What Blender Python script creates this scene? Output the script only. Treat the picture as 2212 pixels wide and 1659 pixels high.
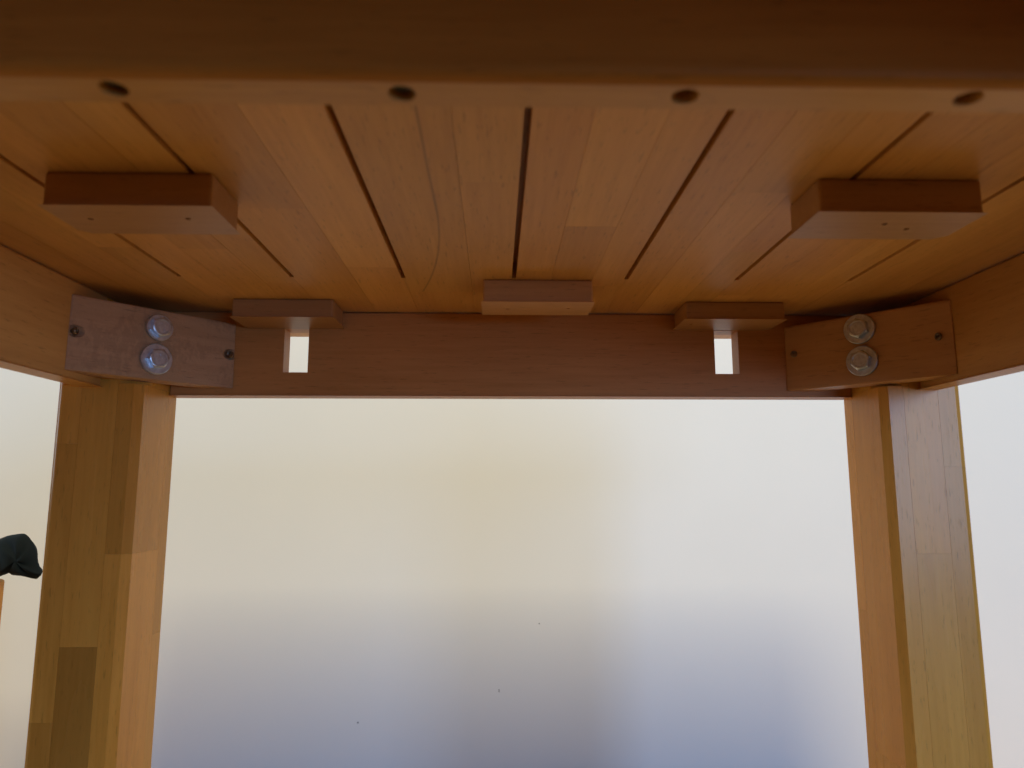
import bpy, bmesh, math, random
from mathutils import Vector, Matrix

# ------------------------------------------------------------------ reset
for o in list(bpy.data.objects):
    bpy.data.objects.remove(o, do_unlink=True)
scene = bpy.context.scene
COL = scene.collection
CZ = 0.53                       # height of the camera above the floor (m)
MM = 0.001

# ------------------------------------------------------------------ camera
cam_data = bpy.data.cameras.new('camera')
cam = bpy.data.objects.new('camera', cam_data)
COL.objects.link(cam)
scene.camera = cam
cam_data.sensor_width = 36.0
cam_data.lens = 36.0 * 1533.0 / 2212.0
cam_data.clip_start = 0.01
cam_data.clip_end = 50.0
YAW = math.radians(1.29)        # a touch to the right of the table's long axis
PITCH = math.radians(8.33)      # looking slightly up
fwd = Vector((math.sin(YAW) * math.cos(PITCH), math.cos(YAW) * math.cos(PITCH), math.sin(PITCH)))
right = Vector((math.cos(YAW), -math.sin(YAW), 0.0))
up = right.cross(fwd)
M = Matrix.Identity(4)
for i in range(3):
    M[i][0] = right[i]; M[i][1] = up[i]; M[i][2] = -fwd[i]
M.translation = Vector((0, 0, CZ))
cam.matrix_world = M
cam_data.dof.use_dof = True
cam_data.dof.focus_distance = 0.80
cam_data.dof.aperture_fstop = 8.0

# ------------------------------------------------------------------ world + lamps (indoors: no sky, no sun)
world = bpy.data.worlds.new('World')
scene.world = world
world.use_nodes = True
bg = world.node_tree.nodes['Background']
bg.inputs[0].default_value = (0.56, 0.72, 1.0, 1)
bg.inputs[1].default_value = 0.06

def area(name, loc, target, sx, sy, power, color):
    l = bpy.data.lights.new(name, 'AREA')
    l.shape = 'RECTANGLE'; l.size = sx; l.size_y = sy
    l.energy = power; l.color = color
    o = bpy.data.objects.new(name, l)
    COL.objects.link(o)
    o.location = loc
    d = Vector(target) - Vector(loc)
    o.rotation_euler = d.to_track_quat('-Z', 'Y').to_euler()
    return o

area('window_light', (2.00, -2.50, 1.02), (0.8, 0.8, 0.60), 1.5, 1.8, 80, (0.36, 0.57, 1.0))
area('ceiling_lamp', (0.15, -0.90, 2.48), (0.1, 1.3, 0.5), 0.75, 0.75, 58, (1.0, 0.89, 0.58))
area('side_fill_light', (-2.0, 0.70, 0.95), (0.2, 0.5, 0.1), 0.7, 0.9, 8, (0.60, 0.78, 1.0))  # added fill from the left, lifts the floor bounce under the table

scene.cycles.max_bounces = 7
scene.cycles.diffuse_bounces = 6
scene.cycles.glossy_bounces = 3
scene.cycles.caustics_reflective = False
scene.cycles.caustics_refractive = False
vs = scene.view_settings
vs.view_transform = 'Standard'
vs.look = 'None'
vs.gamma = 1.0
vs.use_curve_mapping = False
vs.exposure = 0.18

# ------------------------------------------------------------------ materials
def new_mat(name):
    m = bpy.data.materials.new(name)
    m.use_nodes = True
    return m, m.node_tree.nodes, m.node_tree.links, m.node_tree.nodes['Principled BSDF']

def wood(name, axis, light, dark, rough=0.42, streak=None, bump=0.12, saw=False, spec=0.24):
    """lacquered light hardwood; grain runs along axis. obj.color: R value, G hue, B seed"""
    m, N, L, P = new_mat(name)
    def n(t, **k):
        x = N.new(t)
        for a, b in k.items(): setattr(x, a, b)
        return x
    def math_(op, a, b=None, c=None, clamp=False):
        x = n('ShaderNodeMath', operation=op, use_clamp=clamp)
        for i, v in enumerate((a, b, c)):
            if v is None: continue
            if isinstance(v, (int, float)): x.inputs[i].default_value = v
            else: L.new(v, x.inputs[i])
        return x.outputs[0]
    tc = n('ShaderNodeTexCoord'); oi = n('ShaderNodeObjectInfo')
    sep = n('ShaderNodeSeparateColor'); L.new(oi.outputs['Color'], sep.inputs[0])
    off = n('ShaderNodeCombineXYZ')
    L.new(math_('MULTIPLY', sep.outputs[2], 7.3), off.inputs[0])
    L.new(math_('MULTIPLY', sep.outputs[2], 3.1), off.inputs[1])
    L.new(math_('MULTIPLY', sep.outputs[2], 5.7), off.inputs[2])
    add = n('ShaderNodeVectorMath', operation='ADD')
    L.new(tc.outputs['Object'], add.inputs[0]); L.new(off.outputs[0], add.inputs[1])
    ai = 'XYZ'.index(axis)
    def mapped(across, along):
        mp = n('ShaderNodeMapping')
        s = [across] * 3; s[ai] = along
        mp.inputs['Scale'].default_value = s
        L.new(add.outputs[0], mp.inputs[0])
        return mp.outputs[0]
    def noise(vec, scale, detail, rough_=0.5, dist=0.0):
        x = n('ShaderNodeTexNoise')
        x.inputs['Scale'].default_value = scale; x.inputs['Detail'].default_value = detail
        x.inputs['Roughness'].default_value = rough_; x.inputs['Distortion'].default_value = dist
        L.new(vec, x.inputs['Vector'])
        return x.outputs['Fac']
    broad = noise(mapped(1, 0.10), 22, 3, 0.55, 0.4)
    fine = noise(mapped(1, 0.05), 260, 4, 0.6)
    # short dark pores
    pore = noise(mapped(1, 0.12), 620, 2, 0.5)
    poref = n('ShaderNodeMapRange'); L.new(pore, poref.inputs[0])
    poref.inputs[1].default_value = 0.62; poref.inputs[2].default_value = 0.72
    cloud = noise(mapped(1, 0.45), 7, 3)
    f = math_('ADD', math_('MULTIPLY', broad, 0.55), math_('MULTIPLY', fine, 0.40))
    f = math_('ADD', f, math_('MULTIPLY', cloud, 0.36))
    mr = n('ShaderNodeMapRange'); L.new(f, mr.inputs[0])
    mr.inputs[1].default_value = 0.41; mr.inputs[2].default_value = 0.92
    mix = n('ShaderNodeMix', data_type='RGBA')
    mix.inputs[6].default_value = (*dark, 1); mix.inputs[7].default_value = (*light, 1)
    L.new(mr.outputs[0], mix.inputs[0])
    # hue drift from piece to piece: towards pinkish brown
    hue = n('ShaderNodeMix', data_type='RGBA', blend_type='MULTIPLY')
    L.new(sep.outputs[1], hue.inputs[0]); L.new(mix.outputs[2], hue.inputs[6])
    hue.inputs[7].default_value = (0.92, 0.80, 0.78, 1)
    val = n('ShaderNodeVectorMath', operation='SCALE')
    L.new(hue.outputs[2], val.inputs[0])
    v = sep.outputs[0]
    v = math_('MULTIPLY', v, math_('SUBTRACT', 1.0, math_('MULTIPLY', poref.outputs[0], 0.22)))
    if saw:
        wx = n('ShaderNodeMapping'); wx.inputs['Scale'].default_value = (1, 1, 0.55); L.new(add.outputs[0], wx.inputs[0])
        w1 = noise(wx.outputs[0], 210, 2, 0.6); w2 = noise(mapped(1, 0.5), 26, 2)
        wr = n('ShaderNodeMapRange'); L.new(math_('MULTIPLY', w1, w2), wr.inputs[0])
        wr.inputs[1].default_value = 0.27; wr.inputs[2].default_value = 0.36; wr.inputs[3].default_value = 1.0; wr.inputs[4].default_value = 0.86
        v = math_('MULTIPLY', v, wr.outputs[0])
    if streak:
        sx = n('ShaderNodeSeparateXYZ'); L.new(tc.outputs['Object'], sx.inputs[0])
        x_line, y_bend, k_bend = streak
        late = math_('MAXIMUM', math_('SUBTRACT', sx.outputs[1], y_bend), 0.0)
        wob = math_('MULTIPLY', math_('SUBTRACT', cloud, 0.5), 0.004)
        curve = math_('ADD', math_('SUBTRACT', x_line, math_('MULTIPLY', math_('MULTIPLY', late, late), k_bend)), wob)
        dd = math_('SUBTRACT', sx.outputs[0], curve)
        l1 = n('ShaderNodeMapRange'); L.new(math_('ABSOLUTE', dd), l1.inputs[0])
        l1.inputs[1].default_value = 0.0002; l1.inputs[2].default_value = 0.0012
        l1.inputs[3].default_value = 0.62; l1.inputs[4].default_value = 1.0
        v = math_('MULTIPLY', v, l1.outputs[0])
    L.new(v, val.inputs['Scale'])
    L.new(val.outputs[0], P.inputs['Base Color'])
    rr = math_('ADD', math_('MULTIPLY', broad, 0.16), rough - 0.08)
    L.new(rr, P.inputs['Roughness'])
    P.inputs['Specular IOR Level'].default_value = spec
    b = n('ShaderNodeBump'); b.inputs['Strength'].default_value = bump; b.inputs['Distance'].default_value = 0.0006
    hsrc = math_('SUBTRACT', fine, math_('MULTIPLY', poref.outputs[0], 0.5))
    if saw:
        sm = noise(mapped(1, 1), 330, 3, 0.7)
        sm2 = noise(mapped(1, 1), 14, 2)
        hsrc = math_('ADD', hsrc, math_('MULTIPLY', sm, math_('MULTIPLY', sm2, 3.0)))
    L.new(hsrc, b.inputs['Height']); L.new(b.outputs[0], P.inputs['Normal'])
    return m

LT = (0.82, 0.480, 0.155); DK = (0.57, 0.290, 0.072)
RL = (0.60, 0.300, 0.105); RD = (0.40, 0.175, 0.050)
W_X = wood('beech_along_x', 'X', LT, DK)
W_Y = wood('beech_along_y', 'Y', LT, DK)
W_Z = wood('beech_along_z', 'Z', (0.88, 0.445, 0.080), (0.63, 0.275, 0.036), rough=0.27, spec=0.27)
W_YS = wood('beech_streaked', 'Y', LT, DK, streak=(0.0122, 0.045, 0.747))
R_X = wood('red_beech_along_x', 'X', RL, RD)
R_XS = wood('red_beech_sawn', 'X', (0.64, 0.42, 0.25), (0.46, 0.28, 0.145), rough=0.6, bump=0.9, saw=True)
RAIL_SHADE = wood('rail_shade_beech', 'X', (0.68, 0.290, 0.052), (0.42, 0.155, 0.024), spec=0.15)  # darker beech tone that carries the shade on the rail's front
C_X = wood('cleat_beech', 'X', (0.56, 0.335, 0.155), (0.40, 0.215, 0.085))
R_Y = wood('red_beech_along_y', 'Y', RL, RD)

def metal(name, col, rough, met=1.0):
    m, N, L, P = new_mat(name)
    t = N.new('ShaderNodeTexCoord'); no = N.new('ShaderNodeTexNoise')
    no.inputs['Scale'].default_value = 260; no.inputs['Detail'].default_value = 4
    L.new(t.outputs['Object'], no.inputs['Vector'])
    r = N.new('ShaderNodeValToRGB')
    r.color_ramp.elements[0].color = (*[c * 0.72 for c in col], 1); r.color_ramp.elements[1].color = (*col, 1)
    r.color_ramp.elements[0].position = 0.3; r.color_ramp.elements[1].position = 0.7
    L.new(no.outputs['Fac'], r.inputs[0]); L.new(r.outputs[0], P.inputs['Base Color'])
    P.inputs['Metallic'].default_value = met; P.inputs['Roughness'].default_value = rough
    b = N.new('ShaderNodeBump'); b.inputs['Strength'].default_value = 0.25; b.inputs['Distance'].default_value = 0.0005
    L.new(no.outputs['Fac'], b.inputs['Height']); L.new(b.outputs[0], P.inputs['Normal'])
    return m
ZINC = metal('zinc_plate', (0.72, 0.79, 0.88), 0.40)
SCREW = metal('dark_screw', (0.30, 0.25, 0.18), 0.4)
BLACKENED = metal('blackened_steel', (0.08, 0.08, 0.07), 0.5)

def wall_mat():
    m, N, L, P = new_mat('white_wall_paint')
    t = N.new('ShaderNodeTexCoord')
    a = N.new('ShaderNodeTexNoise'); a.inputs['Scale'].default_value = 260; a.inputs['Detail'].default_value = 3
    c = N.new('ShaderNodeTexNoise'); c.inputs['Scale'].default_value = 5; c.inputs['Detail'].default_value = 4
    v = N.new('ShaderNodeTexVoronoi'); v.inputs['Scale'].default_value = 7.0; v.inputs['Randomness'].default_value = 1.0
    for x in (a, c, v): L.new(t.outputs['Object'], x.inputs['Vector'])
    sp = N.new('ShaderNodeMapRange'); L.new(v.outputs['Distance'], sp.inputs[0])
    sp.inputs[1].default_value = 0.002; sp.inputs[2].default_value = 0.006; sp.inputs[3].default_value = 0.45; sp.inputs[4].default_value = 1.0
    r = N.new('ShaderNodeValToRGB')
    r.color_ramp.elements[0].color = (0.76, 0.76, 0.745, 1); r.color_ramp.elements[1].color = (0.80, 0.80, 0.785, 1)
    L.new(c.outputs['Fac'], r.inputs[0])
    mu = N.new('ShaderNodeVectorMath'); mu.operation = 'SCALE'
    L.new(r.outputs[0], mu.inputs[0]); L.new(sp.outputs[0], mu.inputs['Scale'])
    L.new(mu.outputs[0], P.inputs['Base Color'])
    P.inputs['Roughness'].default_value = 0.75; P.inputs['Specular IOR Level'].default_value = 0.25
    b = N.new('ShaderNodeBump'); b.inputs['Strength'].default_value = 0.16; b.inputs['Distance'].default_value = 0.0006
    L.new(a.outputs['Fac'], b.inputs['Height']); L.new(b.outputs[0], P.inputs['Normal'])
    return m
WALL = wall_mat()
FLOOR = wood('floor_wood', 'Y', (0.74, 0.45, 0.19), (0.62, 0.36, 0.135), rough=0.45)

def cloth_mat():
    m, N, L, P = new_mat('black_cloth')
    t = N.new('ShaderNodeTexCoord'); w = N.new('ShaderNodeTexNoise'); w.inputs['Scale'].default_value = 40
    L.new(t.outputs['Object'], w.inputs['Vector'])
    r = N.new('ShaderNodeValToRGB')
    r.color_ramp.elements[0].color = (0.004, 0.008, 0.010, 1); r.color_ramp.elements[1].color = (0.010, 0.016, 0.020, 1)
    L.new(w.outputs['Fac'], r.inputs[0]); L.new(r.outputs[0], P.inputs['Base Color'])
    P.inputs['Roughness'].default_value = 0.85; P.inputs['Specular IOR Level'].default_value = 0.2
    return m
CLOTH = cloth_mat()

# ------------------------------------------------------------------ helpers (all coordinates in mm, camera at x=0 y=0, z measured from the camera)
def W(x, y, z): return Vector((x * MM, y * MM, z * MM + CZ))
RND = random.Random(4)

def finish(name, bm, mat, parent=None, color=None, origin=None, smooth=False):
    bmesh.ops.recalc_face_normals(bm, faces=bm.faces)
    if origin is None:
        lo = Vector([min(v.co[i] for v in bm.verts) for i in range(3)])
        hi = Vector([max(v.co[i] for v in bm.verts) for i in range(3)])
        origin = (lo + hi) / 2
    for v in bm.verts: v.co -= origin
    me = bpy.data.meshes.new(name)
    bm.to_mesh(me); bm.free()
    if smooth:
        for p in me.polygons: p.use_smooth = True
    me.materials.append(mat)
    o = bpy.data.objects.new(name, me)
    COL.objects.link(o)
    place(o, parent, Matrix.Translation(origin))
    c = color if color else (RND.uniform(0.92, 1.06), RND.uniform(0, 0.5))
    o.color = (c[0], c[1], RND.random(), 1)
    return o

ROOTS = {}
def place(o, parent, mw):
    """give o the world matrix mw below parent (parents are only translated/rotated, never scaled)"""
    if parent:
        o.parent = parent
        o.matrix_parent_inverse = Matrix.Identity(4)
        o.matrix_basis = ROOTS[parent.name].inverted() @ mw
    else:
        o.matrix_basis = mw
    ROOTS[o.name] = mw.copy()

def prism(bm, poly, z0, z1):
    """poly: list of (x, y) in mm"""
    a = [bm.verts.new(W(x, y, z0)) for x, y in poly]
    b = [bm.verts.new(W(x, y, z1)) for x, y in poly]
    bm.faces.new(a); bm.faces.new(b)
    k = len(poly)
    for i in range(k):
        bm.faces.new((a[i], a[(i + 1) % k], b[(i + 1) % k], b[i]))

def bevel_edges(bm, w, seg=2, sel=None):
    bm.normal_update()
    e = [x for x in bm.edges if (sel is None or sel(x))]
    bmesh.ops.bevel(bm, geom=e, offset=w * MM, segments=seg, affect='EDGES', profile=0.5)

def box(x0, x1, y0, y1, z0, z1, bev=0, seg=2):
    bm = bmesh.new()
    prism(bm, [(x0, y0), (x1, y0), (x1, y1), (x0, y1)], z0, z1)
    if bev: bevel_edges(bm, bev, seg)
    return bm

def cut(o, cutters):
    """carve cutter meshes out of o for good"""
    for cbm, mw in cutters:
        bmesh.ops.recalc_face_normals(cbm, faces=cbm.faces)
        me = bpy.data.meshes.new('cutter'); cbm.to_mesh(me); cbm.free()
        c = bpy.data.objects.new('cutter', me); COL.objects.link(c)
        c.matrix_world = mw
        md = o.modifiers.new('cut', 'BOOLEAN'); md.object = c; md.operation = 'DIFFERENCE'; md.solver = 'EXACT'
        bpy.context.view_layer.update()
        dg = bpy.context.evaluated_depsgraph_get()
        new = bpy.data.meshes.new_from_object(o.evaluated_get(dg))
        o.modifiers.clear()
        mats = [m for m in o.data.materials]
        old = o.data; o.data = new
        if not new.materials:
            for m in mats: new.materials.append(m)
        bpy.data.meshes.remove(old)
        bpy.data.objects.remove(c, do_unlink=True); bpy.data.meshes.remove(me)

def lathe(bm, prof, seg=40, axis_m=Matrix.Identity(4)):
    """profile of (radius, height) in metres about local z"""
    rings = []
    for r, h in prof:
        if r < 1e-7:
            rings.append([bm.verts.new(axis_m @ Vector((0, 0, h)))])
        else:
            rings.append([bm.verts.new(axis_m @ Vector((r * math.cos(2 * math.pi * i / seg), r * math.sin(2 * math.pi * i / seg), h))) for i in range(seg)])
    for a, b in zip(rings, rings[1:]):
        for i in range(seg):
            j = (i + 1) % seg
            if len(a) == 1 and len(b) == 1: continue
            if len(a) == 1: bm.faces.new((a[0], b[i], b[j]))
            elif len(b) == 1: bm.faces.new((a[i], a[j], b[0]))
            else: bm.faces.new((a[i], a[j], b[j], b[i]))

# ------------------------------------------------------------------ setting
bm = bmesh.new(); prism(bm, [(-2600, 1380), (2600, 1380), (2600, 1480), (-2600, 1480)], -530, 1970)
wall = finish('wall', bm, WALL); wall['kind'] = 'structure'
bm = bmesh.new(); prism(bm, [(-2600, -2200), (3300, -2200), (3300, 1380), (-2600, 1380)], -570, -530)
floor = finish('floor', bm, FLOOR, color=(1, 0)); floor['kind'] = 'structure'

# small scuffs in the wall paint
DARK = metal('scuff_grey', (0.10, 0.10, 0.11), 0.8, 0.0)
def wall_px(px, py):
    d = right * (px - 1106.0) + up * (829.5 - py) + fwd * 1533.0
    return d * (1.38 / d.y) / MM
for (px, py, w, h) in ((1078, 1492, 1.3, 5.5), (773, 1561, 2.4, 2.4), (1165, 1347, 2.0, 1.6)):
    q = wall_px(px, py)
    finish('scuff', box(q.x - w / 2, q.x + w / 2, 1379.6, 1380.2, q.z - h / 2, q.z + h / 2), DARK, wall)

# unseen dark slab added behind the camera to cut the floor bounce from there
bounce_blocker = finish('bounce_blocker', box(-1900, 2300, -2150, 60, -529.6, -521, 2, 2), R_X, color=(0.10, 0.0)); bounce_blocker['kind'] = 'structure'

# ------------------------------------------------------------------ table
TX = 18.0                        # table centre line
table = bpy.data.objects.new('table', None); COL.objects.link(table)
place(table, None, Matrix.Translation(W(TX, 0, -530)))
table['label'] = 'light beech wood table seen from below, with bolted corner blocks and grooved underside'
table['category'] = 'table'

H = 180.0                        # underside of the top
X0, X1, Y0, Y1 = -492.0, 528.0, -1150.0, 843.0
KERF = 1.85
KY0, KY1 = -120.0, 597.0
grooves = [-272.6, -176.4, -80.6, 15.1, 113.0, 209.8, 309.6]

top = finish('tabletop', box(X0, X1, Y0, Y1, H + 15.0, H + 34.0, 3), W_Y, table)
bounds = [X0, -428, -369] + grooves + [374, 430, X1]
# explicit inner splits so that the band colours follow the photograph
strips = []
for a, b in zip(bounds, bounds[1:]):
    w = b - a
    if w > 80:
        q = RND.choice([(0.38, ), (0.55, ), (0.33, 0.70), (0.45, )])
        if a == -80.6: q = (0.61, )
    elif w > 55: q = ()
    else: q = ()
    cuts = [a] + [a + w * t for t in q] + [b]
    for i in range(len(cuts) - 1): strips.append((cuts[i], cuts[i + 1]))
streak_done = False
for (a, b) in strips:
    y = Y0
    first = RND.uniform(150, 420)
    ys = [Y0]
    while ys[-1] < Y1:
        nxt = ys[-1] + (first if len(ys) == 1 else RND.uniform(230, 560))
        if nxt > Y1 - 120: nxt = Y1
        ys.append(nxt)
    if a == -80.6: ys = [Y0, -700, -260, 150, 640, Y1]
    for p, q in zip(ys, ys[1:]):
        la = a in grooves; lb = b in grooves
        ky0, ky1 = max(p, KY0), min(q, KY1)
        left, rightp = [], []
        if la and ky1 > ky0:
            pts = []
            if ky0 > p: pts += [(a, p), (a, ky0)]
            pts += [(a + KERF, ky0), (a + KERF, ky1)]
            if ky1 < q: pts += [(a, ky1), (a, q)]
            left = pts
        else: left = [(a, p), (a, q)]
        if lb and ky1 > ky0:
            pts = []
            if ky0 > p: pts += [(b, p), (b, ky0)]
            pts += [(b - KERF, ky0), (b - KERF, ky1)]
            if ky1 < q: pts += [(b, ky1), (b, q)]
            rightp = pts
        else: rightp = [(b, p), (b, q)]
        g = 0.10
        poly = [(x + g if i < len(left) else x - g, yy) for i, (x, yy) in enumerate(left + rightp[::-1])]
        bm = bmesh.new(); prism(bm, poly, H + RND.uniform(0, 0.12), H + 14.99)
        finish('stave', bm, W_YS if (a == -80.6 and p == 150) else W_Y, top, color=(RND.choice([0.92, 0.97, 1.0, 1.02, 1.05]) * RND.uniform(0.98, 1.02), 0.15 + RND.uniform(0, 0.35)))

# --- aprons
def rear_apron(y0, y1, face):
    bm = box(-329.5, 366.5, y0, y1, 92.3, H - 1.0, 1.2)
    o = finish('apron', bm, R_X, table, color=(1.2, 0.25))
    cs = []
    for xa, xb in ((-217.0, -192.2), (226.2, 251.0)):
        cs.append((box(xa, xb, y0 - 20, y1 + 20, 116.4, 161.9), Matrix.Identity(4)))
    cut(o, cs)
    return o
rear_apron(717.7, 738.0, 1)
rear_apron(-1045.0, -1024.7, -1)
finish('apron', box(-383.0, -367.0, -968, 661, 92.5, H - 1.0, 2.5, 3), W_Y, table, color=(0.90, 0.45))
finish('apron', box(403.5, 419.5, -968, 661, 92.5, H - 1.0, 2.5, 3), W_Y, table, color=(0.82, 0.5))

# --- cross rail in the foreground with four counterbored screw holes
RZ = 135.0
rail = finish('cross_rail', box(-366.8, 403.3, 222.9, 236.4, RZ, H - 0.4, 0.7, 2), W_X, table, color=(0.95, 0.25))
rail_face = finish('shaded_rail_face', box(-366.8, 403.3, 217.6, 222.8, RZ + 0.1, H - 0.4, 0), RAIL_SHADE, table, color=(1.0, 0.0))  # rail front as an added layer, its shade put into the colour
_b = bmesh.new(); _b.from_mesh(rail_face.data)
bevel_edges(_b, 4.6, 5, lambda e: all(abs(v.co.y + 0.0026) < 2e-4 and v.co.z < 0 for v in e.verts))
_b.to_mesh(rail_face.data); _b.free()
holes = [(-131.2, 228.6), (-33.0, 229.4), (65.5, 229.0), (165.1, 228.0)]
cs = []
for hx, hy in holes:
    bmc = bmesh.new()
    lathe(bmc, [(0, -0.004), (0.0049, -0.004), (0.0049, 0.012), (0, 0.0135)], 32)
    cs.append((bmc, Matrix.Translation(W(hx, hy, RZ))))
cut(rail, cs)

def screw_mesh(bm, M_, r=0.0036, cross=True):
    """pan head with a cross recess, head towards local +z"""
    lathe(bm, [(0, 0.0004), (r * 0.28, 0.0004), (r * 0.42, 0.0016), (r * 0.80, 0.0019), (r, 0.0012), (r * 1.02, 0.0), (r * 0.5, -0.003), (0, -0.003)], 24, M_)
    if cross:
        for k in range(4):
            a = k * math.pi / 2 + 0.4
            d = Vector((math.cos(a), math.sin(a), 0)); t = Vector((-d.y, d.x, 0))
            q = []
            for u, s in ((0.38, -1), (0.78, -1), (0.78, 1), (0.38, 1)):
                q.append(bm.verts.new(M_ @ (d * r * u + t * r * 0.10 * s + Vector((0, 0, 0.0021)))))
            bm.faces.new(q)

for i, (hx, hy) in enumerate(holes):
    bm = bmesh.new()
    Mx = Matrix.Translation(W(hx, hy, RZ + (4.5 if i < 2 else 8.0))) @ Matrix.Rotation(math.pi, 4, 'X')
    screw_mesh(bm, Mx, 0.0040)
    finish('screw', bm, BLACKENED, rail, smooth=True)

# --- small cleats under the top
def cleat(x0, x1, y0, y1, z0, trim, mat=C_X, marks=(), color=(0.95, 0.4), rot=0.0):
    """trim: chamfer (mm) at the x0/x1 rear ends as (left, right)"""
    l, r = trim
    poly = [(x0, y0), (x1, y0)]
    poly += [(x1, y1 - abs(r)), (x1 - abs(r), y1)] if r else [(x1, y1)]
    poly += [(x0 + abs(l), y1), (x0, y1 - abs(l))] if l else [(x0, y1)]
    bm = bmesh.new(); prism(bm, poly, z0, H - 0.05)
    bevel_edges(bm, 1.6, 2)
    if rot:
        c = W((x0 + x1) / 2, (y0 + y1) / 2, 0)
        bmesh.ops.rotate(bm, verts=bm.verts, cent=c, matrix=Matrix.Rotation(rot, 3, 'Z'))
    o = finish('cleat', bm, mat, table, color=color)
    if marks:
        cs = []
        for mx, my in marks:
            b2 = bmesh.new(); lathe(b2, [(0, -0.002), (0.0017, -0.002), (0.0017, 0.004), (0, 0.005)], 14)
            cs.append((b2, Matrix.Translation(W(mx, my, z0))))
        cut(o, cs)
    return o
cleat(-259.5, -164.0, 391.5, 434.5, 159.2, (5, 0), C_X, [(-243, 411.5), (-184.6, 410)], color=(1.0, 0.5))
cleat(188.6, 285.5, 390.5, 432.5, 158.8, (0, 6), C_X, [(236, 408), (254, 416)], color=(0.98, 0.3))
cleat(-11.6, 84.0, 599.2, 644.0, 159.7, (0, 0), C_X, [(10.1, 624), (64.6, 621)], color=(1.3, 0.2))
cleat(-253.5, -157.0, 668.0, 717.4, 161.7, (6, 3), C_X, (), color=(0.95, 0.3))
cleat(184.2, 281.5, 669.0, 717.4, 162.2, (3, 6), C_X, [(195, 690)], color=(0.95, 0.2))

# --- legs: four laminated columns round a core, each column of glued lengths
def rounded(poly, radii, seg=5):
    out = []
    k = len(poly)
    for i, (p, r) in enumerate(zip(poly, radii)):
        p = Vector(p)
        if not r: out.append((p.x, p.y)); continue
        if r < 0:                                  # flat chamfer
            for w in (poly[i - 1], poly[(i + 1) % k]):
                q = p + (Vector(w) - p).normalized() * -r
                out.append((q.x, q.y))
            continue
        a = (Vector(poly[i - 1]) - p).normalized(); b = (Vector(poly[(i + 1) % k]) - p).normalized()
        c = p + (a + b) * r
        s, e = p + a * r, p + b * r
        a0 = math.atan2(s.y - c.y, s.x - c.x); a1 = math.atan2(e.y - c.y, e.x - c.x)
        d = (a1 - a0 + math.pi) % (2 * math.pi) - math.pi
        for t in range(seg + 1):
            ang = a0 + d * t / seg
            out.append((c.x + r * math.cos(ang), c.y + r * math.sin(ang)))
    return out

S = 77.0
def leg(mx, my, xin, yfront, joints, values):
    """mx/my = +-1: mirror. xin: x of the inner face, yfront: y of the face towards the table middle"""
    def T(poly): return [(xin + mx * (u - S), yfront + my * v) for u, v in poly]
    ZC = 150.0                                     # above this the inner corner is cut away behind the corner block
    bm = bmesh.new()
    prism(bm, T([(1.5, 1.5), (54, 1.5), (54, 22), (S - 1.5, 22), (S - 1.5, S - 1.5), (1.5, S - 1.5)]), -529.5, ZC - 0.5)
    prism(bm, T([(1.5, 1.5), (37, 1.5), (37, 58.5), (S - 1.5, 58.5), (S - 1.5, S - 1.5), (1.5, S - 1.5)]), ZC - 0.5, H - 1.5)
    core = finish('leg', bm, W_Z, table)
    e = 0.09                                       # glue lines
    cols = {
        'a': [((0, 0), 6), ((23 - e, 0), 0), ((23 - e, S), 0), ((0, S), 6)],
        'b': [((23 + e, 0), 0), ((56 - e, 0), 0), ((56 - e, S), 0), ((23 + e, S), 0)],
        'B': [((23 + e, 0), 0), ((38, 0), 0), ((38, 60), 0), ((55, 60), 0), ((55, S), 0), ((23 + e, S), 0)],
        'c': [((56 + e, 0), 0), ((S, 0), -6.5), ((S, 57 - e), 0), ((56 + e, 57 - e), 0)],
        'C': [((56 + e, 0), 0), ((56.6, 0), 0), ((S, 20.6), 0), ((S, 57 - e), 0), ((56 + e, 57 - e), 0)],
        'd': [((56 + e, 57 + e), 0), ((S, 57 + e), 0), ((S, S), 4), ((56 + e, S), 0)],
    }
    for key in 'abcd':
        zs = [-530.0] + sorted(joints[key]) + [H - 1.2]
        if key == 'c': zs = sorted(zs[:-1] + [96.0, ZC])
        if key == 'b': zs = sorted(zs + [ZC])
        for i, (p, q) in enumerate(zip(zs, zs[1:])):
            kk = 'C' if key == 'c' and p >= 95.9 else ('B' if key == 'b' and p >= ZC - 0.1 else key)
            pts, rad = zip(*cols[kk])
            bm = bmesh.new(); prism(bm, T(rounded(list(pts), list(rad))), p + 0.05, q - 0.05)
            vv = values.get((key, i), None) or RND.uniform(0.9, 1.08)
            finish('stave', bm, W_Z, core, color=(vv, RND.uniform(0, 0.5)))
    return core
jl = {'a': [-202, 40], 'b': [-139], 'c': [-300, -59], 'd': [-140]}
leg(1, 1, -330.0, 661.0, jl, {('b', 0): 0.66, ('a', 0): 0.80, ('b', 1): 0.98, ('a', 1): 0.94, ('c', 0): 0.92})
jr = {'a': [-330, 20], 'b': [-60], 'c': [-250], 'd': [-120]}
leg(-1, 1, 366.5, 661.0, jr, {('b', 0): 0.93})
leg(1, -1, -330.0, -968.0, jl, {})
leg(-1, -1, 366.5, -968.0, jr, {})

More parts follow.
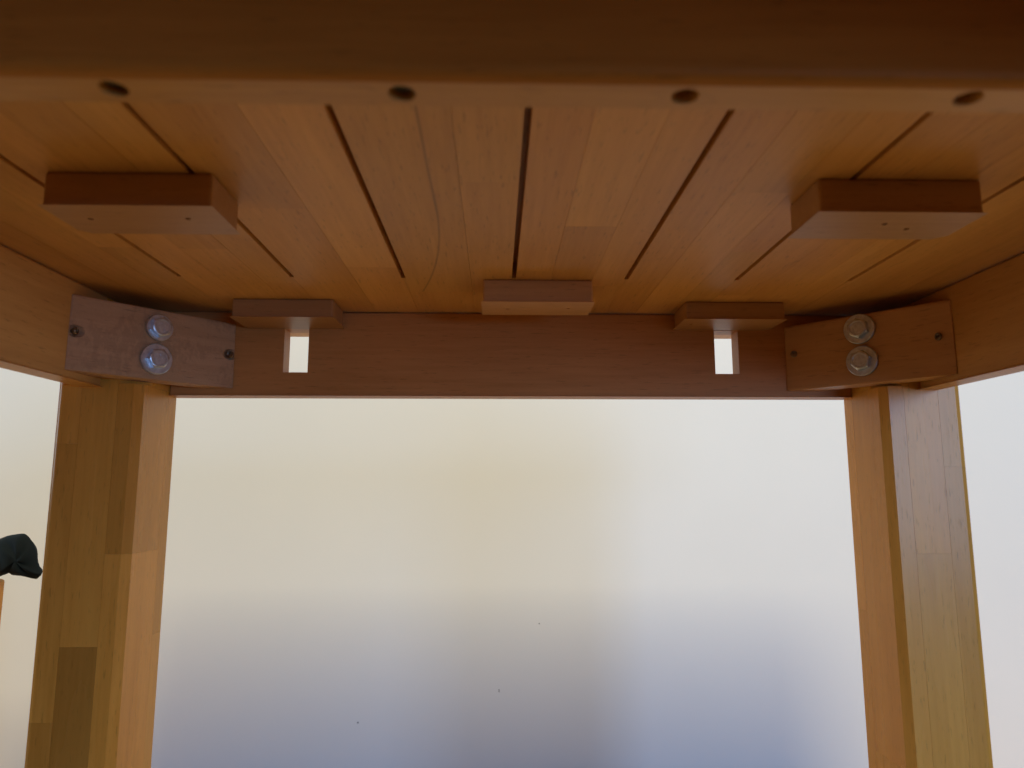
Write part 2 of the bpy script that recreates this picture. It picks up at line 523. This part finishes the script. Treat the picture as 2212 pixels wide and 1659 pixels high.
# --- corner blocks with bolts, washers and screws
def px_ray(px, py):
    d = right * (px - 1106.0) + up * (829.5 - py) + fwd * 1533.0
    return d
def corner(ax, ay, bx, by, z0, z1, thick, mat, color, washers, screws, n_sign, chamf):
    A = W(ax, ay, 0); B = W(bx, by, 0)
    e = (B - A); Ln = e.length; e.normalize()
    n = Vector((e.y, -e.x, 0)) * n_sign           # towards the camera
    zmid = (z0 + z1) / 2
    org = (A + B) / 2; org.z = zmid * MM + CZ
    Mb = Matrix.Identity(4)
    zz = Vector((0, 0, 1))
    if n_sign < 0: ex = -e
    else: ex = e
    for i in range(3):
        Mb[i][0] = ex[i]; Mb[i][1] = -n[i]; Mb[i][2] = zz[i]
    Mb.translation = org
    bm = bmesh.new()
    hx, hz, t = Ln / 2, (z1 - z0) / 2 * MM, thick * MM
    # ends are mitred to the aprons
    fr = [(-hx, 0), (hx, 0), (hx - t * 0.9, t), (-hx + t * 0.9, t)]
    lo = [bm.verts.new((x, y, -hz)) for x, y in fr]; hi = [bm.verts.new((x, y, hz)) for x, y in fr]
    bm.faces.new(lo); bm.faces.new(hi)
    for i in range(4): bm.faces.new((lo[i], lo[(i + 1) % 4], hi[(i + 1) % 4], hi[i]))
    bevel_edges(bm, chamf, 2, lambda q: abs(q.verts[0].co.y) < 1e-6 and abs(q.verts[1].co.y) < 1e-6)
    bmesh.ops.recalc_face_normals(bm, faces=bm.faces)
    me = bpy.data.meshes.new('corner_block'); bm.to_mesh(me); bm.free(); me.materials.append(mat)
    o = bpy.data.objects.new('corner_block', me); COL.objects.link(o); o.color = (*color, RND.random(), 1)
    place(o, table, Mb)
    def on_plane(px, py):
        d = px_ray(px, py); c = Vector((0, 0, CZ))
        s = (org - c).dot(n) / d.dot(n)
        return c + d * s
    F = Matrix.Identity(4)                         # frame whose z looks out of the block
    for i in range(3):
        F[i][0] = ex[i]; F[i][1] = zz[i] if n_sign else zz[i]; F[i][2] = n[i]
    cs = []
    for (px, py, r, tilt, big) in screws:
        p = on_plane(px, py)
        # slanted pocket: a leaning cylinder that breaks the surface as an oval
        if big:
            b2 = bmesh.new(); lathe(b2, [(0, -0.013), (0.0056, -0.013), (0.0056, 0.012), (0, 0.012)], 20)
            Mx = F.copy(); Mx.translation = p
            Mx = Mx @ Matrix.Rotation(tilt, 4, 'Y') @ Matrix.Translation((0, 0, 0.0095))
            cs.append((b2, Mx))
    if cs: cut(o, cs)
    for (px, py, r, tilt, big) in screws:
        Mx = F.copy(); Mx.translation = on_plane(px, py)
        Mx = Mx @ Matrix.Rotation(tilt, 4, 'Y') @ Matrix.Translation((0, 0, -0.0004 if big else 0.0002))
        b3 = bmesh.new(); screw_mesh(b3, Matrix.Identity(4), r)
        me = bpy.data.meshes.new('screw'); bmesh.ops.recalc_face_normals(b3, faces=b3.faces); b3.to_mesh(me); b3.free(); me.materials.append(SCREW)
        so = bpy.data.objects.new('screw', me); COL.objects.link(so); place(so, o, Mx)
    for (px, py, r, spin) in washers:
        Mx = F.copy(); Mx.translation = on_plane(px, py)
        b4 = bmesh.new()
        lathe(b4, [(0.0055, 0.0001), (r, 0.0001), (r * 1.0, 0.0016), (r * 0.985, 0.0024), (r * 0.95, 0.0028), (0.0062, 0.0028), (0.0055, 0.0024)], 48)
        me = bpy.data.meshes.new('washer'); bmesh.ops.recalc_face_normals(b4, faces=b4.faces); b4.to_mesh(me); b4.free(); me.materials.append(ZINC)
        wo = bpy.data.objects.new('washer', me); COL.objects.link(wo); place(wo, o, Mx)
        # hex head: six flats, the top turned down to a circle, a flange ring below
        b5 = bmesh.new(); R6 = 0.0098; hh = 0.0072
        seg = 36
        def hexr(a, R):
            a6 = (a % (math.pi / 3)) - math.pi / 6
            return R * math.cos(math.pi / 6) / math.cos(a6)
        rings = []
        for (kind, val, z) in (('h', 1.0, 0.0028), ('h', 1.0, hh), ('m', 0.5, hh + 0.0009), ('c', 0.90, hh + 0.0013), ('c', 0.74, hh + 0.0013), ('c', 0.70, hh + 0.0008), ('c', 0.001, hh + 0.0008)):
            ring = []
            for i in range(seg):
                a = 2 * math.pi * i / seg
                if kind == 'h': rr = hexr(a, R6)
                elif kind == 'm': rr = min(hexr(a, R6) * 0.985, R6 * math.cos(math.pi / 6) * 1.03)
                else: rr = R6 * math.cos(math.pi / 6) * val
                ring.append(b5.verts.new((rr * math.cos(a), rr * math.sin(a), z)))
            rings.append(ring)
        for ra, rb in zip(rings, rings[1:]):
            for i in range(seg): b5.faces.new((ra[i], ra[(i + 1) % seg], rb[(i + 1) % seg], rb[i]))
        b5.faces.new(rings[-1]); b5.faces.new(rings[0])
        # worn raised grade marks on the head
        zt = hh + 0.0008
        for k in range(5):
            a = spin + k * 1.15; rr = 0.0034
            c = Vector((rr * math.cos(a), rr * math.sin(a), zt))
            u = Vector((math.cos(a + 0.7 * k), math.sin(a + 0.7 * k), 0)) * 0.0011; v = Vector((-u.y, u.x, 0)) * 0.3
            q0 = [b5.verts.new(c + s1 * u + s2 * v) for s1, s2 in ((-1, -1), (1, -1), (1, 1), (-1, 1))]
            q1 = [b5.verts.new(w_.co + Vector((0, 0, 0.0004))) for w_ in q0]
            b5.faces.new(q1)
            for i in range(4): b5.faces.new((q0[i], q0[(i + 1) % 4], q1[(i + 1) % 4], q1[i]))
        me = bpy.data.meshes.new('bolt'); bmesh.ops.recalc_face_normals(b5, faces=b5.faces); b5.to_mesh(me); b5.free(); me.materials.append(ZINC)
        bo = bpy.data.objects.new('bolt', me); COL.objects.link(bo); place(bo, o, Mx @ Matrix.Rotation(spin, 4, 'Z'))
    return o
corner(-367.2, 602.8, -265.6, 717.5, 99.6, 166.3, 24, R_XS, (1.0, 0.35),
       [(343.5, 708.5, 0.0125, 0.35), (336.5, 776.0, 0.0146, 0.1)],
       [(163, 715, 0.0034, 0.75, True), (497, 766, 0.0036, -0.75, True)], 1, 2.5)
corner(403.7, 602.2, 298.6, 717.5, 98.5, 166.0, 24, C_X, (1.22, 0.3),
       [(1857, 711, 0.0146, 0.6), (1863, 780, 0.0146, 0.25)],
       [(1715, 765, 0.0034, 0.5, False), (2028, 727, 0.0034, -0.5, False)], -1, 2.8)

# ------------------------------------------------------------------ chair behind the left leg, with a black cloth on it
def pix_at(px, py, y):
    d = px_ray(px, py); s = y * MM / d.y
    return Vector((0, 0, CZ)) + d * s
CY = 1010.0
chair = bpy.data.objects.new('chair', None); COL.objects.link(chair)
p0 = pix_at(14.5, 1249, CY + 16)
xr = p0.x / MM; zt = (p0.z - CZ) / MM
place(chair, None, Matrix.Translation(W(xr - 200, CY, -530)))
chair['label'] = 'wooden chair at the left edge, mostly out of frame, below the black cloth'
chair['category'] = 'chair'
finish('post', box(xr - 34, xr, CY - 18, CY + 16, -530, zt, 5, 4), W_Z, chair, color=(0.95, 0.3))
finish('post', box(xr - 434, xr - 400, CY - 18, CY + 16, -530, zt + 70, 5, 4), W_Z, chair)
finish('back_rail', box(xr - 400.2, xr - 60, CY - 9, CY + 9, zt + 8, zt + 50, 4, 3), W_X, chair)
finish('seat_rail', box(xr - 400.2, xr - 33.8, CY - 10, CY + 10, -240, -190, 4, 3), W_X, chair)

outl = [(-60, 235), (0, 215), (45, 196), (90, 180), (145, 168), (200, 160), (250, 154), (290, 155), (318, 170), (340, 190), (362, 218), (380, 250), (397, 292), (410, 340), (421, 392), (430, 450), (445, 510), (460, 560), (472, 598), (480, 620), (490, 635), (486, 652), (470, 665), (450, 684), (430, 695), (390, 689), (350, 680), (300, 667), (250, 657), (190, 652), (140, 645), (120, 632), (105, 622), (80, 632), (50, 645), (0, 655), (-60, 690)]
pts = [pix_at(x / 3.016 / 1.8228, (2050 + y / 3.016) / 1.8228, CY) for x, y in outl]
cen = Vector((sum(p.x for p in pts) / len(pts), CY * MM, sum(p.z for p in pts) / len(pts)))
bm = bmesh.new()
rings = []
K = 7
for side in (-1, 1):
    prev = None
    for k in range(K + 1):
        if side == 1 and k == K: continue
        t = k / K
        ring = []
        for j, p in enumerate(pts):
            q = cen.lerp(p, t)
            bulge = 0.015 * math.sqrt(max(0.0, 1 - t ** 2.2))
            fold = 0.004 * math.sin(j * 0.9 + 3 * t) * t * (1 - t) * 3
            q = Vector((q.x, CY * MM + side * (bulge + fold), q.z))
            ring.append(q)
        rings.append((side, k, ring))
front = [r for r in rings if r[0] == -1]; back = [r for r in rings if r[0] == 1]
seq = [r[2] for r in front[1:]] + [r[2] for r in back[::-1][:-1]]
vr = [[bm.verts.new(q) for q in r] for r in seq]
nn = len(pts)
for a, b in zip(vr, vr[1:]):
    for i in range(nn): bm.faces.new((a[i], a[(i + 1) % nn], b[(i + 1) % nn], b[i]))
c1 = bm.verts.new(cen + Vector((0, -0.015, 0))); c2 = bm.verts.new(cen + Vector((0, 0.015, 0)))
for i in range(nn):
    bm.faces.new((c1, vr[0][i], vr[0][(i + 1) % nn])); bm.faces.new((c2, vr[-1][i], vr[-1][(i + 1) % nn]))
cl = finish('cloth', bm, CLOTH, smooth=True)
cl['label'] = 'black cloth hanging over the chair at the left edge, beside the left table leg'
cl['category'] = 'cloth'
